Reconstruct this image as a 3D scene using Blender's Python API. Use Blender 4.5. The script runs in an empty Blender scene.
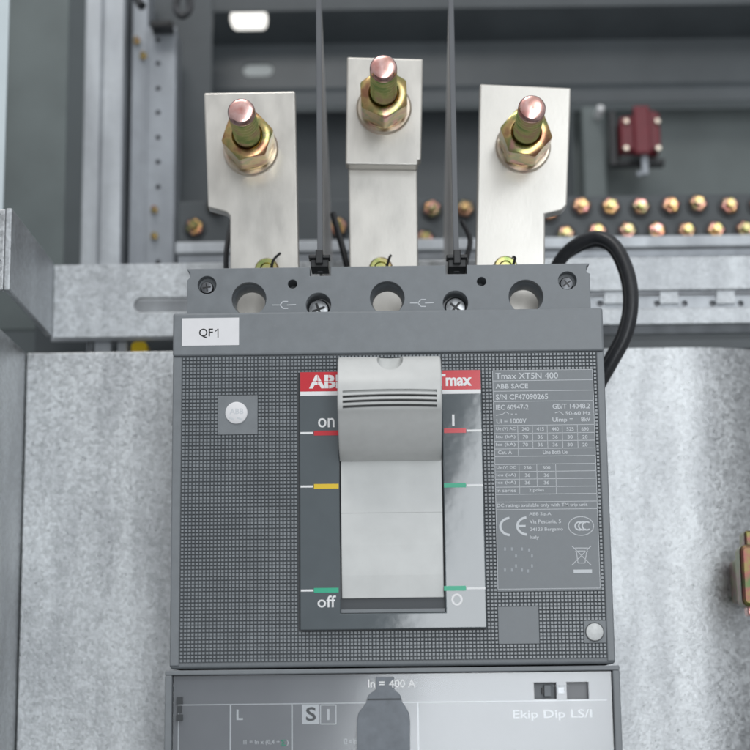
import bpy, bmesh, math, random
from mathutils import Matrix, Vector
random.seed(7)
S = bpy.context.scene
COL = S.collection
R_ = math.radians

# ------------------------------------------------------------------ camera (1 unit = 1 cm)
FPX = 1730.0                      # focal length in pixels of the 750 px photograph
CP = Vector((0, -55, 0))
CR = (Matrix.Rotation(R_(0.45), 3, 'Z') @ Matrix.Rotation(R_(101.0), 3, 'X') @ Matrix.Rotation(R_(-0.66), 3, 'Z'))
cam = bpy.data.cameras.new('camera'); co = bpy.data.objects.new('camera', cam); COL.objects.link(co)
co.matrix_world = Matrix.Translation(CP) @ CR.to_4x4()
cam.sensor_width = 36; cam.lens = 36 * FPX / 750
cam.clip_start = 1; cam.clip_end = 1000
cam.dof.use_dof = True; cam.dof.focus_distance = 56.5; cam.dof.aperture_fstop = 0.115
S.camera = co
S.render.resolution_x = S.render.resolution_y = 1024

# ------------------------------------------------------------------ light: a room with a bright opening behind the camera
w = bpy.data.worlds.new("World"); S.world = w; w.use_nodes = True
wn = w.node_tree; bg = wn.nodes['Background']
tc = wn.nodes.new('ShaderNodeTexCoord'); sx = wn.nodes.new('ShaderNodeSeparateXYZ'); wr = wn.nodes.new('ShaderNodeValToRGB')
wn.links.new(tc.outputs['Generated'], sx.inputs[0]); mr = wn.nodes.new('ShaderNodeMapRange')
mr.inputs[1].default_value = -1; mr.inputs[2].default_value = 1
wn.links.new(sx.outputs[2], mr.inputs[0]); wn.links.new(mr.outputs[0], wr.inputs[0]); wn.links.new(wr.outputs[0], bg.inputs[0])
wr.color_ramp.elements[0].color = (.36, .365, .37, 1); wr.color_ramp.elements[1].color = (.85, .87, .9, 1)
e_ = wr.color_ramp.elements.new(.5); e_.color = (.34, .355, .37, 1)
bg.inputs[1].default_value = 0.90

def area(name, loc, target, sx_, sy_, power, col, roll=0):
    l = bpy.data.lights.new(name, 'AREA'); l.shape = 'RECTANGLE'; l.size = sx_; l.size_y = sy_
    l.energy = power; l.color = col
    o = bpy.data.objects.new(name, l); COL.objects.link(o)
    q = (Vector(target) - Vector(loc)).to_track_quat('-Z', 'Y')
    o.matrix_world = Matrix.Translation(loc) @ q.to_matrix().to_4x4() @ Matrix.Rotation(R_(roll), 4, 'Z')
    return o
# radiance = power / (pi * area)
area('opening_light', (21.3, -110, 28), (21.3, 0, 28), 24, 105, 6.2 * math.pi * 24 * 105, (.93, .97, 1), -20)
area('ceiling_light', (-14, -48, 90), (0, 2, 8), 34, 22, 9.5 * math.pi * 34 * 22, (1, .975, .94))
S.view_settings.view_transform = 'Standard'; S.view_settings.look = 'None'
S.view_settings.exposure = 0; S.view_settings.gamma = 1
S.render.engine = 'CYCLES'

# ------------------------------------------------------------------ helpers
def W(px, py, Y):
    """point of the plane y = Y whose place in the photograph is (px, py); only used to read off sizes"""
    d = CR @ Vector(((px - 375) / FPX, (375 - py) / FPX, -1))
    return CP + d * ((Y - CP.y) / d.y)
def RC(x0, y0, x1, y1, Y):
    a = W(x0, (y0 + y1) / 2, Y).x; b = W(x1, (y0 + y1) / 2, Y).x
    t = W((x0 + x1) / 2, y0, Y).z; u = W((x0 + x1) / 2, y1, Y).z
    return a, b, u, t             # x0, x1, z0, z1

ROOT = {}
def empty(name, loc, label=None, cat=None, group=None, kind=None):
    o = bpy.data.objects.new(name, None); COL.objects.link(o); o.location = loc; o.empty_display_size = .5
    ROOT[o.name] = Vector(loc); tag(o, label, cat, group, kind); return o
def tag(o, label=None, cat=None, group=None, kind=None):
    if label: o['label'] = label
    if cat: o['category'] = cat
    if group: o['group'] = group
    if kind: o['kind'] = kind
    return o
def origin_of(o):
    while o.parent: o = o.parent
    return ROOT.get(o.name, Vector((0, 0, 0)))

class MB:
    def __init__(s): s.v = []; s.f = []; s.m = []
    def add(s, vs, fs, mi=0):
        n = len(s.v); s.v += [tuple(v) for v in vs]; s.f += [tuple(i + n for i in f) for f in fs]; s.m += [mi] * len(fs); return s
    def box(s, x0, x1, y0, y1, z0, z1, mi=0):
        v = [(x0,y0,z0),(x1,y0,z0),(x1,y1,z0),(x0,y1,z0),(x0,y0,z1),(x1,y0,z1),(x1,y1,z1),(x0,y1,z1)]
        return s.add(v, [(0,3,2,1),(4,5,6,7),(0,1,5,4),(1,2,6,5),(2,3,7,6),(3,0,4,7)], mi)
    def prism(s, pts, y0, y1, mi=0):      # polygon in xz (counter-clockwise seen from the front)
        n = len(pts); v = [(x, y0, z) for x, z in pts] + [(x, y1, z) for x, z in pts]
        f = [tuple(range(n)), tuple(range(2*n-1, n-1, -1))] + [(i, i+n, (i+1)%n+n, (i+1)%n) for i in range(n)]
        return s.add(v, f, mi)
    def prof(s, pts, x0, x1, mi=0):       # polygon in yz extruded along x
        n = len(pts); v = [(x0, y, z) for y, z in pts] + [(x1, y, z) for y, z in pts]
        f = [tuple(range(n)), tuple(range(2*n-1, n-1, -1))] + [(i, i+n, (i+1)%n+n, (i+1)%n) for i in range(n)]
        return s.add(v, f, mi)
    def sheet(s, pts, mi=0): return s.add(pts, [tuple(range(len(pts)))], mi)
    def rect(s, x0, x1, z0, z1, y, mi=0): return s.sheet([(x0,y,z0),(x1,y,z0),(x1,y,z1),(x0,y,z1)], mi)
    def lathe(s, cx, cz, prof, seg=48, mi=0, rot=0):   # prof: (radius, y), axis along y
        v = []; f = []
        for r, y in prof:
            for k in range(seg):
                a = 2*math.pi*k/seg + rot; v.append((cx + r*math.cos(a), y, cz + r*math.sin(a)))
        for i in range(len(prof)-1):
            for k in range(seg):
                a = i*seg+k; b = i*seg+(k+1)%seg; f.append((a, b, b+seg, a+seg))
        if prof[0][0] > 1e-6: f.append(tuple(range(seg-1, -1, -1)))
        if prof[-1][0] > 1e-6: f.append(tuple(range((len(prof)-1)*seg, len(prof)*seg)))
        return s.add(v, f, mi)
    def cyl(s, cx, cz, r, y0, y1, seg=48, mi=0): return s.lathe(cx, cz, [(r, y0), (r, y1)], seg, mi)
    def tube(s, pts, r, seg=14, mi=0):
        P = [Vector(p) for p in pts]; Q = []
        for i in range(len(P)-1):
            p0 = P[max(i-1,0)]; p1 = P[i]; p2 = P[i+1]; p3 = P[min(i+2,len(P)-1)]
            for k in range(8):
                t = k/8; Q.append(.5*((2*p1)+(-p0+p2)*t+(2*p0-5*p1+4*p2-p3)*t*t+(-p0+3*p1-3*p2+p3)*t**3))
        Q.append(P[-1]); v = []; f = []; up = Vector((0, 1, 0.01))
        for i, q in enumerate(Q):
            d = (Q[min(i+1,len(Q)-1)] - Q[max(i-1,0)]).normalized(); a = d.cross(up).normalized(); b = d.cross(a)
            rr = r(i/(len(Q)-1)) if callable(r) else r
            for k in range(seg):
                an = 2*math.pi*k/seg; v.append(q + a*rr*math.cos(an) + b*rr*math.sin(an))
        for i in range(len(Q)-1):
            for k in range(seg):
                a = i*seg+k; b = i*seg+(k+1)%seg; f.append((a, b, b+seg, a+seg))
        f.append(tuple(range(seg))); f.append(tuple(range(len(v)-1, len(v)-seg-1, -1)))
        return s.add(v, f, mi)
    def build(s, name, mats, parent=None, bevel=0, smooth=False, cutters=None, segs=2):
        me = bpy.data.meshes.new(name)
        L = origin_of(parent) if parent else Vector((0,0,0))
        me.from_pydata([tuple(Vector(v) - L) for v in s.v], [], s.f)
        if not isinstance(mats, (list, tuple)): mats = [mats]
        for m in mats: me.materials.append(m)
        me.polygons.foreach_set('material_index', s.m)
        bm = bmesh.new(); bm.from_mesh(me)
        if bm.faces and len(s.v) < 30000: 
            bmesh.ops.recalc_face_normals(bm, faces=bm.faces)
        bm.to_mesh(me); bm.free()
        o = bpy.data.objects.new(name, me); COL.objects.link(o)
        if cutters is not None:
            cm = bpy.data.meshes.new('cut'); cm.from_pydata([tuple(Vector(v) - L) for v in cutters.v], [], cutters.f)
            b2 = bmesh.new(); b2.from_mesh(cm); bmesh.ops.recalc_face_normals(b2, faces=b2.faces); b2.to_mesh(cm); b2.free()
            c = bpy.data.objects.new('cut', cm); COL.objects.link(c)
            md = o.modifiers.new('b', 'BOOLEAN'); md.object = c; md.operation = 'DIFFERENCE'; md.solver = 'EXACT'
            dg = bpy.context.evaluated_depsgraph_get(); nm = bpy.data.meshes.new_from_object(o.evaluated_get(dg))
            o.modifiers.clear(); o.data = nm; nm.name = name; bpy.data.objects.remove(c)
            me = nm
        if parent: o.parent = parent
        if smooth: 
            for p in me.polygons: p.use_smooth = True
            try: me.set_sharp_from_angle(angle=R_(38))
            except Exception: pass
        if bevel:
            md = o.modifiers.new('bevel', 'BEVEL'); md.width = bevel; md.segments = segs; md.limit_method = 'ANGLE'; md.angle_limit = R_(40)
            md.harden_normals = False
        return o

def roundrect(x0, x1, z0, z1, r, n=6):
    p = []
    for cx, cz, a0 in ((x1-r, z1-r, 0), (x0+r, z1-r, 90), (x0+r, z0+r, 180), (x1-r, z0+r, 270)):
        for k in range(n+1):
            a = R_(a0 + 90*k/n); p.append((cx + r*math.cos(a), cz + r*math.sin(a)))
    return p

def glyphs(s, bold=0.0, shear=0):
    c = bpy.data.curves.new('t', 'FONT'); c.body = s; c.size = 1; c.offset = bold; c.resolution_u = 3; c.shear = shear
    o = bpy.data.objects.new('t', c); COL.objects.link(o)
    me = bpy.data.meshes.new_from_object(o.evaluated_get(bpy.context.evaluated_depsgraph_get()))
    v = [(a.co.x, a.co.y) for a in me.vertices]; f = [tuple(p.vertices) for p in me.polygons]
    bpy.data.objects.remove(o); bpy.data.curves.remove(c); bpy.data.meshes.remove(me)
    return v, f
def text(mb, s, x0, y0, x1, y1, Y, bold=0.0, mi=0):
    """letters whose outline box is the world rectangle read from the photo pixels (x0,y0)-(x1,y1)"""
    a, b, u, t = RC(x0, y0, x1, y1, Y); v, f = glyphs(s, bold)
    mx = min(p[0] for p in v); Mx = max(p[0] for p in v); mz = min(p[1] for p in v); Mz = max(p[1] for p in v)
    mb.add([(a + (p[0]-mx)/(Mx-mx)*(b-a), Y, u + (p[1]-mz)/(Mz-mz)*(t-u)) for p in v], f, mi)
def hline(mb, x0, x1, y, Y, th=.55, mi=0):
    a, b, u, t = RC(x0, y-th/2, x1, y+th/2, Y); mb.rect(a, b, u, t, Y, mi)
def arc(mb, cx, cz, rx, rz, a0, a1, th, Y, mi=0, n=24):
    for k in range(n):
        p = R_(a0+(a1-a0)*k/n); q = R_(a0+(a1-a0)*(k+1)/n)
        mb.sheet([(cx+rx*math.cos(p), Y, cz+rz*math.sin(p)), (cx+(rx-th)*math.cos(p), Y, cz+(rz-th)*math.sin(p)),
                  (cx+(rx-th)*math.cos(q), Y, cz+(rz-th)*math.sin(q)), (cx+rx*math.cos(q), Y, cz+rz*math.sin(q))], mi)
def seg(mb, x0, y0, x1, y1, Y, th, mi=0):
    a = W(x0, y0, Y); b = W(x1, y1, Y); d = (b-a); n = Vector((-d.z, 0, d.x)).normalized()*th/2
    mb.sheet([a+n, a-n, b-n, b+n], mi)

# ------------------------------------------------------------------ materials
def mat(name, col, rough=.5, metal=0, noise=0, nscale=5, bump=0, bscale=30, rvar=0, coat=0, emit=0, spec=.5, stretch=(1,1,1), bdist=.02, dust=0):
    m = bpy.data.materials.new(name); m.use_nodes = True; nt = m.node_tree; b = nt.nodes['Principled BSDF']
    b.inputs['Roughness'].default_value = rough; b.inputs['Metallic'].default_value = metal
    b.inputs['Specular IOR Level'].default_value = spec
    if coat: b.inputs['Coat Weight'].default_value = coat; b.inputs['Coat Roughness'].default_value = .06
    c = (*col, 1); b.inputs['Base Color'].default_value = c
    if emit: b.inputs['Emission Color'].default_value = c; b.inputs['Emission Strength'].default_value = emit
    t = nt.nodes.new('ShaderNodeTexCoord'); mp = nt.nodes.new('ShaderNodeMapping'); mp.inputs['Scale'].default_value = stretch
    nt.links.new(t.outputs['Object'], mp.inputs[0])
    if noise:
        n = nt.nodes.new('ShaderNodeTexNoise'); n.inputs['Scale'].default_value = nscale; n.inputs['Detail'].default_value = 6
        nt.links.new(mp.outputs[0], n.inputs['Vector'])
        r = nt.nodes.new('ShaderNodeValToRGB'); r.color_ramp.elements[0].position = .3; r.color_ramp.elements[1].position = .7
        r.color_ramp.elements[0].color = (*[x*(1-noise) for x in col], 1); r.color_ramp.elements[1].color = (*[min(1, x*(1+noise)) for x in col], 1)
        nt.links.new(n.outputs['Fac'], r.inputs[0]); nt.links.new(r.outputs[0], b.inputs['Base Color'])
        if rvar:
            q = nt.nodes.new('ShaderNodeMapRange'); q.inputs[3].default_value = rough-rvar; q.inputs[4].default_value = rough+rvar
            nt.links.new(n.outputs['Fac'], q.inputs[0]); nt.links.new(q.outputs[0], b.inputs['Roughness'])
    if bump:
        n = nt.nodes.new('ShaderNodeTexNoise'); n.inputs['Scale'].default_value = bscale; n.inputs['Detail'].default_value = 3
        nt.links.new(mp.outputs[0], n.inputs['Vector'])
        u = nt.nodes.new('ShaderNodeBump'); u.inputs['Strength'].default_value = bump; u.inputs['Distance'].default_value = bdist
        nt.links.new(n.outputs['Fac'], u.inputs['Height']); nt.links.new(u.outputs[0], b.inputs['Normal'])
    if dust:   # specks and rubbed grime lying on the surface
        bc = b.inputs['Base Color']; n = nt.nodes.new('ShaderNodeTexNoise'); n.inputs['Scale'].default_value = 7; n.inputs['Detail'].default_value = 9; n.inputs['Roughness'].default_value = .75
        nt.links.new(t.outputs['Object'], n.inputs['Vector']); r = nt.nodes.new('ShaderNodeValToRGB')
        r.color_ramp.elements[0].position = .60; r.color_ramp.elements[1].position = .70; r.color_ramp.elements[0].color = (0,0,0,1); r.color_ramp.elements[1].color = (dust,)*3+(1,)
        nt.links.new(n.outputs['Fac'], r.inputs[0]); mx = nt.nodes.new('ShaderNodeMixRGB'); nt.links.new(r.outputs[0], mx.inputs[0])
        if bc.is_linked: nt.links.new(bc.links[0].from_socket, mx.inputs[1])
        else: mx.inputs[1].default_value = c
        mx.inputs[2].default_value = (*[x*.45+.18 for x in col], 1); nt.links.new(mx.outputs[0], bc)
    return m
def galv(name, col, rough=.42, metal=.85, cell=3.2, amt=.16, bump=.3):
    m = mat(name, col, rough, metal); nt = m.node_tree; b = nt.nodes['Principled BSDF']; t = nt.nodes.new('ShaderNodeTexCoord')
    n0 = nt.nodes.new('ShaderNodeTexNoise'); n0.inputs['Scale'].default_value = 1.1; n0.inputs['Detail'].default_value = 4
    nt.links.new(t.outputs['Object'], n0.inputs['Vector'])
    ad = nt.nodes.new('ShaderNodeVectorMath'); ad.operation = 'MULTIPLY_ADD'; ad.inputs[1].default_value = (.5,.5,.5)
    nt.links.new(n0.outputs['Color'], ad.inputs[0]); nt.links.new(t.outputs['Object'], ad.inputs[2])
    v = nt.nodes.new('ShaderNodeTexVoronoi'); v.inputs['Scale'].default_value = cell; nt.links.new(ad.outputs[0], v.inputs['Vector'])
    n1 = nt.nodes.new('ShaderNodeTexNoise'); n1.inputs['Scale'].default_value = 9; n1.inputs['Roughness'].default_value = .7; n1.inputs['Detail'].default_value = 5
    nt.links.new(t.outputs['Object'], n1.inputs['Vector'])
    sp = nt.nodes.new('ShaderNodeSeparateColor'); nt.links.new(v.outputs['Color'], sp.inputs[0])
    mx = nt.nodes.new('ShaderNodeMath'); mx.operation = 'MULTIPLY_ADD'; mx.inputs[1].default_value = .35; nt.links.new(sp.outputs[0], mx.inputs[0])
    nt.links.new(n1.outputs['Fac'], mx.inputs[2])
    r = nt.nodes.new('ShaderNodeValToRGB'); r.color_ramp.elements[0].position = .35; r.color_ramp.elements[1].position = .95
    r.color_ramp.elements[0].color = (*[x*(1-amt) for x in col], 1); r.color_ramp.elements[1].color = (*[min(1, x*(1+amt)) for x in col], 1)
    nt.links.new(mx.outputs[0], r.inputs[0]); nt.links.new(r.outputs[0], b.inputs['Base Color'])
    mp = nt.nodes.new('ShaderNodeMapping'); mp.inputs['Scale'].default_value = (1.6, 1, .35); nt.links.new(t.outputs['Object'], mp.inputs[0])
    n2 = nt.nodes.new('ShaderNodeTexNoise'); n2.inputs['Scale'].default_value = .55; n2.inputs['Detail'].default_value = 5; nt.links.new(mp.outputs[0], n2.inputs['Vector'])
    r2 = nt.nodes.new('ShaderNodeValToRGB'); r2.color_ramp.elements[0].position = .35; r2.color_ramp.elements[1].position = .65
    r2.color_ramp.elements[0].color = (.80,.80,.80,1); r2.color_ramp.elements[1].color = (1.06,1.06,1.05,1); nt.links.new(n2.outputs['Fac'], r2.inputs[0])
    m2 = nt.nodes.new('ShaderNodeMixRGB'); m2.blend_type = 'MULTIPLY'; m2.inputs[0].default_value = 1; nt.links.new(r.outputs[0], m2.inputs[1]); nt.links.new(r2.outputs[0], m2.inputs[2])
    nt.links.new(m2.outputs[0], b.inputs['Base Color'])
    q = nt.nodes.new('ShaderNodeMapRange'); q.inputs[1].default_value = .3; q.inputs[2].default_value = 1; q.inputs[3].default_value = rough-.08; q.inputs[4].default_value = rough+.12
    nt.links.new(mx.outputs[0], q.inputs[0]); nt.links.new(q.outputs[0], b.inputs['Roughness'])
    u = nt.nodes.new('ShaderNodeBump'); u.inputs['Strength'].default_value = bump; u.inputs['Distance'].default_value = .05
    nt.links.new(mx.outputs[0], u.inputs['Height']); nt.links.new(u.outputs[0], b.inputs['Normal'])
    return m
def chromate(name, cols, sc=2.2, rough=.28):
    m = mat(name, cols[0], rough, 1.0); nt = m.node_tree; b = nt.nodes['Principled BSDF']; t = nt.nodes.new('ShaderNodeTexCoord')
    oi = nt.nodes.new('ShaderNodeObjectInfo'); ad = nt.nodes.new('ShaderNodeVectorMath')
    mu = nt.nodes.new('ShaderNodeMath'); mu.operation = 'MULTIPLY'; mu.inputs[1].default_value = 37; nt.links.new(oi.outputs['Random'], mu.inputs[0])
    nt.links.new(t.outputs['Object'], ad.inputs[0]); nt.links.new(mu.outputs[0], ad.inputs[1])
    n = nt.nodes.new('ShaderNodeTexNoise'); n.inputs['Scale'].default_value = sc; n.inputs['Detail'].default_value = 3; nt.links.new(ad.outputs[0], n.inputs['Vector'])
    r = nt.nodes.new('ShaderNodeValToRGB'); e = r.color_ramp.elements; e[0].position = .35; e[1].position = .65
    e[0].color = (*cols[0], 1); e[1].color = (*cols[-1], 1)
    for i, c in enumerate(cols[1:-1]):
        k = e.new(.35 + .3*(i+1)/(len(cols)-1)); k.color = (*c, 1)
    nt.links.new(n.outputs['Fac'], r.inputs[0]); nt.links.new(r.outputs[0], b.inputs['Base Color'])
    return m
M = {}
BODY = (.196, .214, .230)
M['body'] = mat('grey_plastic', BODY, .40, noise=.07, nscale=2.2, bump=.16, bscale=60, rvar=.09, dust=.35)
M['body_grid'] = mat('grey_plastic_waffle', (.235, .257, .275), .26, noise=.08, nscale=1.3, rvar=.1, dust=.6)
M['groove'] = mat('grey_plastic_groove_shade', (.062, .070, .078), .5)  # same plastic coloured darker, painting the shade into the waffle grooves
M['bezel'] = mat('glossy_grey_plastic', (.105, .125, .137), .08, noise=.05, nscale=1.2, bump=.05, bscale=.8, bdist=.15, coat=.7)
M['cream'] = mat('light_grey_plastic', (.60, .61, .60), .40, noise=.03, nscale=3, bump=.08, bscale=50, dust=.2)
M['slider'] = mat('pale_slider_plastic', (.64, .655, .645), .33, noise=.05, nscale=1.2, bump=.06, bscale=40, dust=.2)
M['dark'] = mat('dark_plastic', (.035, .04, .045), .45)
M['black'] = mat('black_plastic', (.012, .013, .015), .4)
M['white'] = mat('white_print', (.86, .87, .88), .5)
M['print'] = mat('pale_print', (.62, .65, .68), .5)
M['faint'] = mat('faint_print', (.36, .39, .42), .5)
M['paper'] = mat('white_sticker', (.80, .80, .82), .45, noise=.02, nscale=3)
M['ink'] = mat('black_ink', (.01, .01, .012), .5)
M['red'] = mat('red_print', (.62, .02, .035), .22, coat=.4)
M['yellow'] = mat('yellow_print', (.80, .55, .01), .3)
M['green'] = mat('green_print', (.01, .42, .24), .3)
M['barm'] = mat('tinned_busbar', (.62, .60, .56), .34, .55, noise=.06, nscale=1.2, bump=.07, bscale=9, rvar=.10, stretch=(1.5,1,.7), dust=.35)
M['bartop'] = M['barm']
M['galv'] = galv('galvanised_steel', (.51, .528, .545), .32, .80, 7.5, .36, .32)
M['galv2'] = galv('galvanised_rail', (.52, .545, .57), .42, .7, 6, .28, .3)
M['steel'] = galv('dull_galvanised_upright', (.52, .55, .585), .5, .6, 2, .08, .1)
M['steel2'] = galv('grey_zinc_upright', (.34, .365, .40), .5, .5, 2, .1, .1)
M['panel'] = mat('grey_green_paint', (.13, .155, .155), .5, noise=.14, nscale=.35)
M['darkpanel'] = mat('dark_grey_paint', (.07, .082, .09), .45, noise=.16, nscale=.3)
M['backw'] = mat('dark_back_paint', (.10, .12, .128), .6, noise=.10, nscale=.2)
M['zinc'] = chromate('yellow_chromate', [(.34,.17,.10), (.54,.38,.17), (.28,.30,.12), (.58,.30,.26)], 1.3, .22)
M['zincgreen'] = chromate('green_chromate', [(.24,.32,.11), (.46,.45,.18), (.48,.34,.20)], 1.6, .27)
M['zincpink'] = chromate('pink_chromate', [(.72,.34,.30), (.88,.58,.54), (.70,.40,.34)], 1.5, .25)
M['washer'] = chromate('pale_chromate_washer', [(.72,.62,.52), (.78,.70,.58), (.75,.58,.48)], 1.5, .33)
M['bolth'] = chromate('copper_chromate', [(.66,.28,.20), (.60,.42,.16), (.68,.32,.30), (.22,.25,.12), (.42,.24,.16)], .8, .25)
M['grooveshade'] = mat('thread_groove_shade', (.05,.055,.03), .5, .5)  # thread grooves coloured dark, shade painted in for contrast
M['latch'] = chromate('dark_chromate', [(.12,.15,.05), (.20,.19,.07), (.24,.10,.09), (.10,.15,.07)], 1.2, .3)
M['steelscrew'] = mat('dull_steel', (.34, .35, .36), .33, 1, noise=.3, nscale=6)
M['blackscrew'] = mat('black_oxide_steel', (.14, .145, .155), .35, .8)
M['cable'] = mat('black_cable_sleeve', (.022, .024, .028), .38, noise=.2, nscale=3, bump=.4, bscale=9)
M['barrier'] = mat('grey_barrier_plastic', (.58, .57, .56), .42, noise=.3, nscale=5, bump=.2, bscale=14, stretch=(1,1,.15))
M['barrieredge'] = mat('barrier_edge', (.12, .128, .14), .4)
M['redblock'] = mat('red_resin', (.16, .008, .018), .4, noise=.1, nscale=3)
M['disc'] = mat('pale_disc', (.66, .68, .68), .4, noise=.08, nscale=12)
M['reflshape'] = mat('dark_reflection', (.17,.19,.215), .5, noise=.12, nscale=3)  # dark tone of a reflected silhouette, given to a solid boss
M['trim'] = mat('trim_face', (.28, .285, .30), .4, noise=.04, nscale=1)
M['palepaint'] = mat('pale_blue_grey_paint', (.62, .70, .73), .4, noise=.04, nscale=.5)
M['tube'] = mat('lamp_tube', (1, .98, .93), .5, emit=1.1)
M['slotglow'] = mat('dim_glow_card', (.75,.8,.8), .5, emit=.22)  # emission for the card added behind the lower beam slot
def clear():
    m = bpy.data.materials.new('clear_plastic'); m.use_nodes = True; nt = m.node_tree; nt.nodes.clear()
    o = nt.nodes.new('ShaderNodeOutputMaterial'); mx = nt.nodes.new('ShaderNodeMixShader'); t = nt.nodes.new('ShaderNodeBsdfTransparent')
    t.inputs[0].default_value = (.93, .94, .95, 1); g = nt.nodes.new('ShaderNodeBsdfGlossy'); g.inputs['Roughness'].default_value = .13
    f = nt.nodes.new('ShaderNodeLayerWeight'); f.inputs[0].default_value = .35; mr = nt.nodes.new('ShaderNodeMapRange'); mr.inputs[3].default_value = .038; mr.inputs[4].default_value = .5
    nt.links.new(f.outputs['Fresnel'], mr.inputs[0]); nt.links.new(mr.outputs[0], mx.inputs[0])
    n = nt.nodes.new('ShaderNodeTexNoise'); n.inputs['Scale'].default_value = .35; n.inputs['Detail'].default_value = 1; tc = nt.nodes.new('ShaderNodeTexCoord'); nt.links.new(tc.outputs['Object'], n.inputs['Vector'])
    b = nt.nodes.new('ShaderNodeBump'); b.inputs['Strength'].default_value = .07; b.inputs['Distance'].default_value = .25
    nt.links.new(n.outputs['Fac'], b.inputs['Height']); nt.links.new(b.outputs[0], g.inputs['Normal'])
    nt.links.new(t.outputs[0], mx.inputs[1]); nt.links.new(g.outputs[0], mx.inputs[2]); nt.links.new(mx.outputs[0], o.inputs[0])
    return m
M['clear'] = clear()

# ================================================================== CABINET
def bz(py, Y, px=390): return W(px, py, Y).z
def bx(px, Y, py=300): return W(px, py, Y).x

# back wall
m = MB(); m.box(-45, 45, 45, 45.5, -30, 50)
tag(m.build('back_wall', M['backw']), kind='structure')
# lower back of the cabinet, behind the plates
# grey-green panel behind the bolts at right
Y = 26
a, b, u, t = RC(575, 108, 900, 260, Y)
m = MB(); m.box(a, b, Y, Y+.3, u, t); 
o = m.build('back_panel', M['panel'], bevel=.05); tag(o, 'plain grey-green sheet panel behind the red block', 'panel')
a, b, u, t = RC(176, 110, 575, 262, Y+1)
m = MB(); m.box(a, b-.2, Y+1, Y+1.3, u, t)
o = m.build('back_panel', M['darkpanel'], bevel=.05); tag(o, 'dark grey sheet panel behind the three flat busbars', 'panel')
Y = 24
a, b, u, t = RC(584, 106, 607, 250, Y)
m = MB(); m.box(a, b, Y, Y+1.5, u, t)
tag(m.build('panel_post', M['panel'], bevel=.1), 'narrow grey-green post left of the red block', 'post')
m = MB(); Yv = Y-1.2; p = W(601, 107.5, Yv); m.lathe(p.x, p.z, [(0, Yv), (.14, Yv+.05), (.19, Yv+.2), (.19, Y+.2)], 20)
tag(m.build('push_rivet', M['white'], smooth=True), 'small white round plug at the top of the narrow post', 'plug')

# horizontal folded beam across the top
Y = 23
zz = lambda py, yy: bz(py, yy, 460)
bx0, bx1 = bx(178, Y, 50), bx(900, Y, 50)
bmo = empty('cross_beam', (0, Y, zz(60, Y)), 'dark folded steel beam with two slots running across the top', 'beam')
def sheetpart(nm, pa, pb, cut=None, mt='darkpanel'):
    th = .2
    m = MB(); m.prof([pa, pb, (pb[0]+th, pb[1]+.05), (pa[0]+th, pa[1]+.05)], bx0, bx1); return m.build(nm, M[mt], bmo, cutters=cut)
cut = MB(); a, b, u, t = RC(231, 16, 268, 27.5, Y+.9); cut.prism(roundrect(a, b, u, t, (t-u)*.49), Y+.1, Y+2.4)
pk = [(Y, zz(-60, Y)), (Y, zz(8, Y)), (Y, zz(8, Y)), (Y+2.2, zz(42, Y+2.2)), (Y+1.9, zz(88, Y+1.9)), (Y+1.2, zz(93, Y+1.2)), (Y+1.2, zz(104, Y+1.2)), (Y+3, zz(104.5, Y+3))]
sheetpart('top_flange', pk[0], pk[1]); sheetpart('sloping_web', (pk[2][0], pk[2][1]), pk[3], cut)
cut = MB(); a, b, u, t = RC(243, 63, 273, 76, Y+2.0); cut.prism(roundrect(a, b, u, t, (t-u)*.49), Y+1, Y+4)
sheetpart('front_web', pk[3], pk[4], cut); sheetpart('lower_lip', pk[5], pk[6])
m = MB(); m.prof([pk[4], pk[5], (pk[5][0]+.05, pk[5][1]+.15), (pk[4][0]+.05, pk[4][1]+.15)], bx0, bx1); m.build('lip_fold', M['darkpanel'], bmo)
a, b, u, t = RC(215, 8, 285, 36, Y+5)
m = MB(); m.tube([(a-2, Y+5, (u+t)/2), ((a+b)/2, Y+5, (u+t)/2), (b, Y+5, (u+t)/2)], .9)
tag(m.build('lamp_tube', M['tube'], smooth=True), 'bright white lamp tube glimpsed through the upper slot of the beam', 'lamp')
a, b, u, t = RC(225, 56, 290, 84, Y+5)
m = MB(); m.box(a, b, Y+4.6, Y+4.8, u, t)  # glowing card, added only to brighten the lower slot
tag(m.build('slot_glow_card', M['slotglow']), 'added dimly glowing card behind the lower slot of the beam', 'lamp')

# left: side panel, uprights
Y = 11
a = bx(15, Y, 60); m = MB(); m.box(a-3.2, a, Y-9, Y-8.6, bz(420, Y-9), bz(-60, Y-9))
x0 = W(14, 0, 6).x
Y = 15
a, b, u, t = RC(12, -40, 66, 330, Y)
m = MB(); m.box(a-8, b, Y, Y+.3, u, t)
tag(m.build('cabinet_wall', M['panel'], bevel=.08), 'smooth grey-green side wall at the far left of the cabinet', 'wall')
Yd = 7
xa = W(6, 100, Yd).x
m = MB(); m.box(xa-2.2, xa, Yd, Yd+.25, bz(212, Yd, 0), bz(-60, Yd, 0))
tag(m.build('door_edge', M['palepaint'], bevel=.06), 'pale bright upright strip at the upper left edge', 'strip')

Y = 17
a, b, u, t = RC(83, -40, 122, 300, Y); s = a + (b-a)*.44
m = MB(); m.box(a, s-.03, Y, Y+2.5, u, t).box(s-.03, s+.06, Y+.12, Y+2.5, u, t).box(s+.06, b, Y+.05, Y+2.5, u, t)
o = m.build('upright_post', M['steel'], bevel=.05); tag(o, 'pale galvanised upright with a long seam, left of the perforated one', 'upright')

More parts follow.
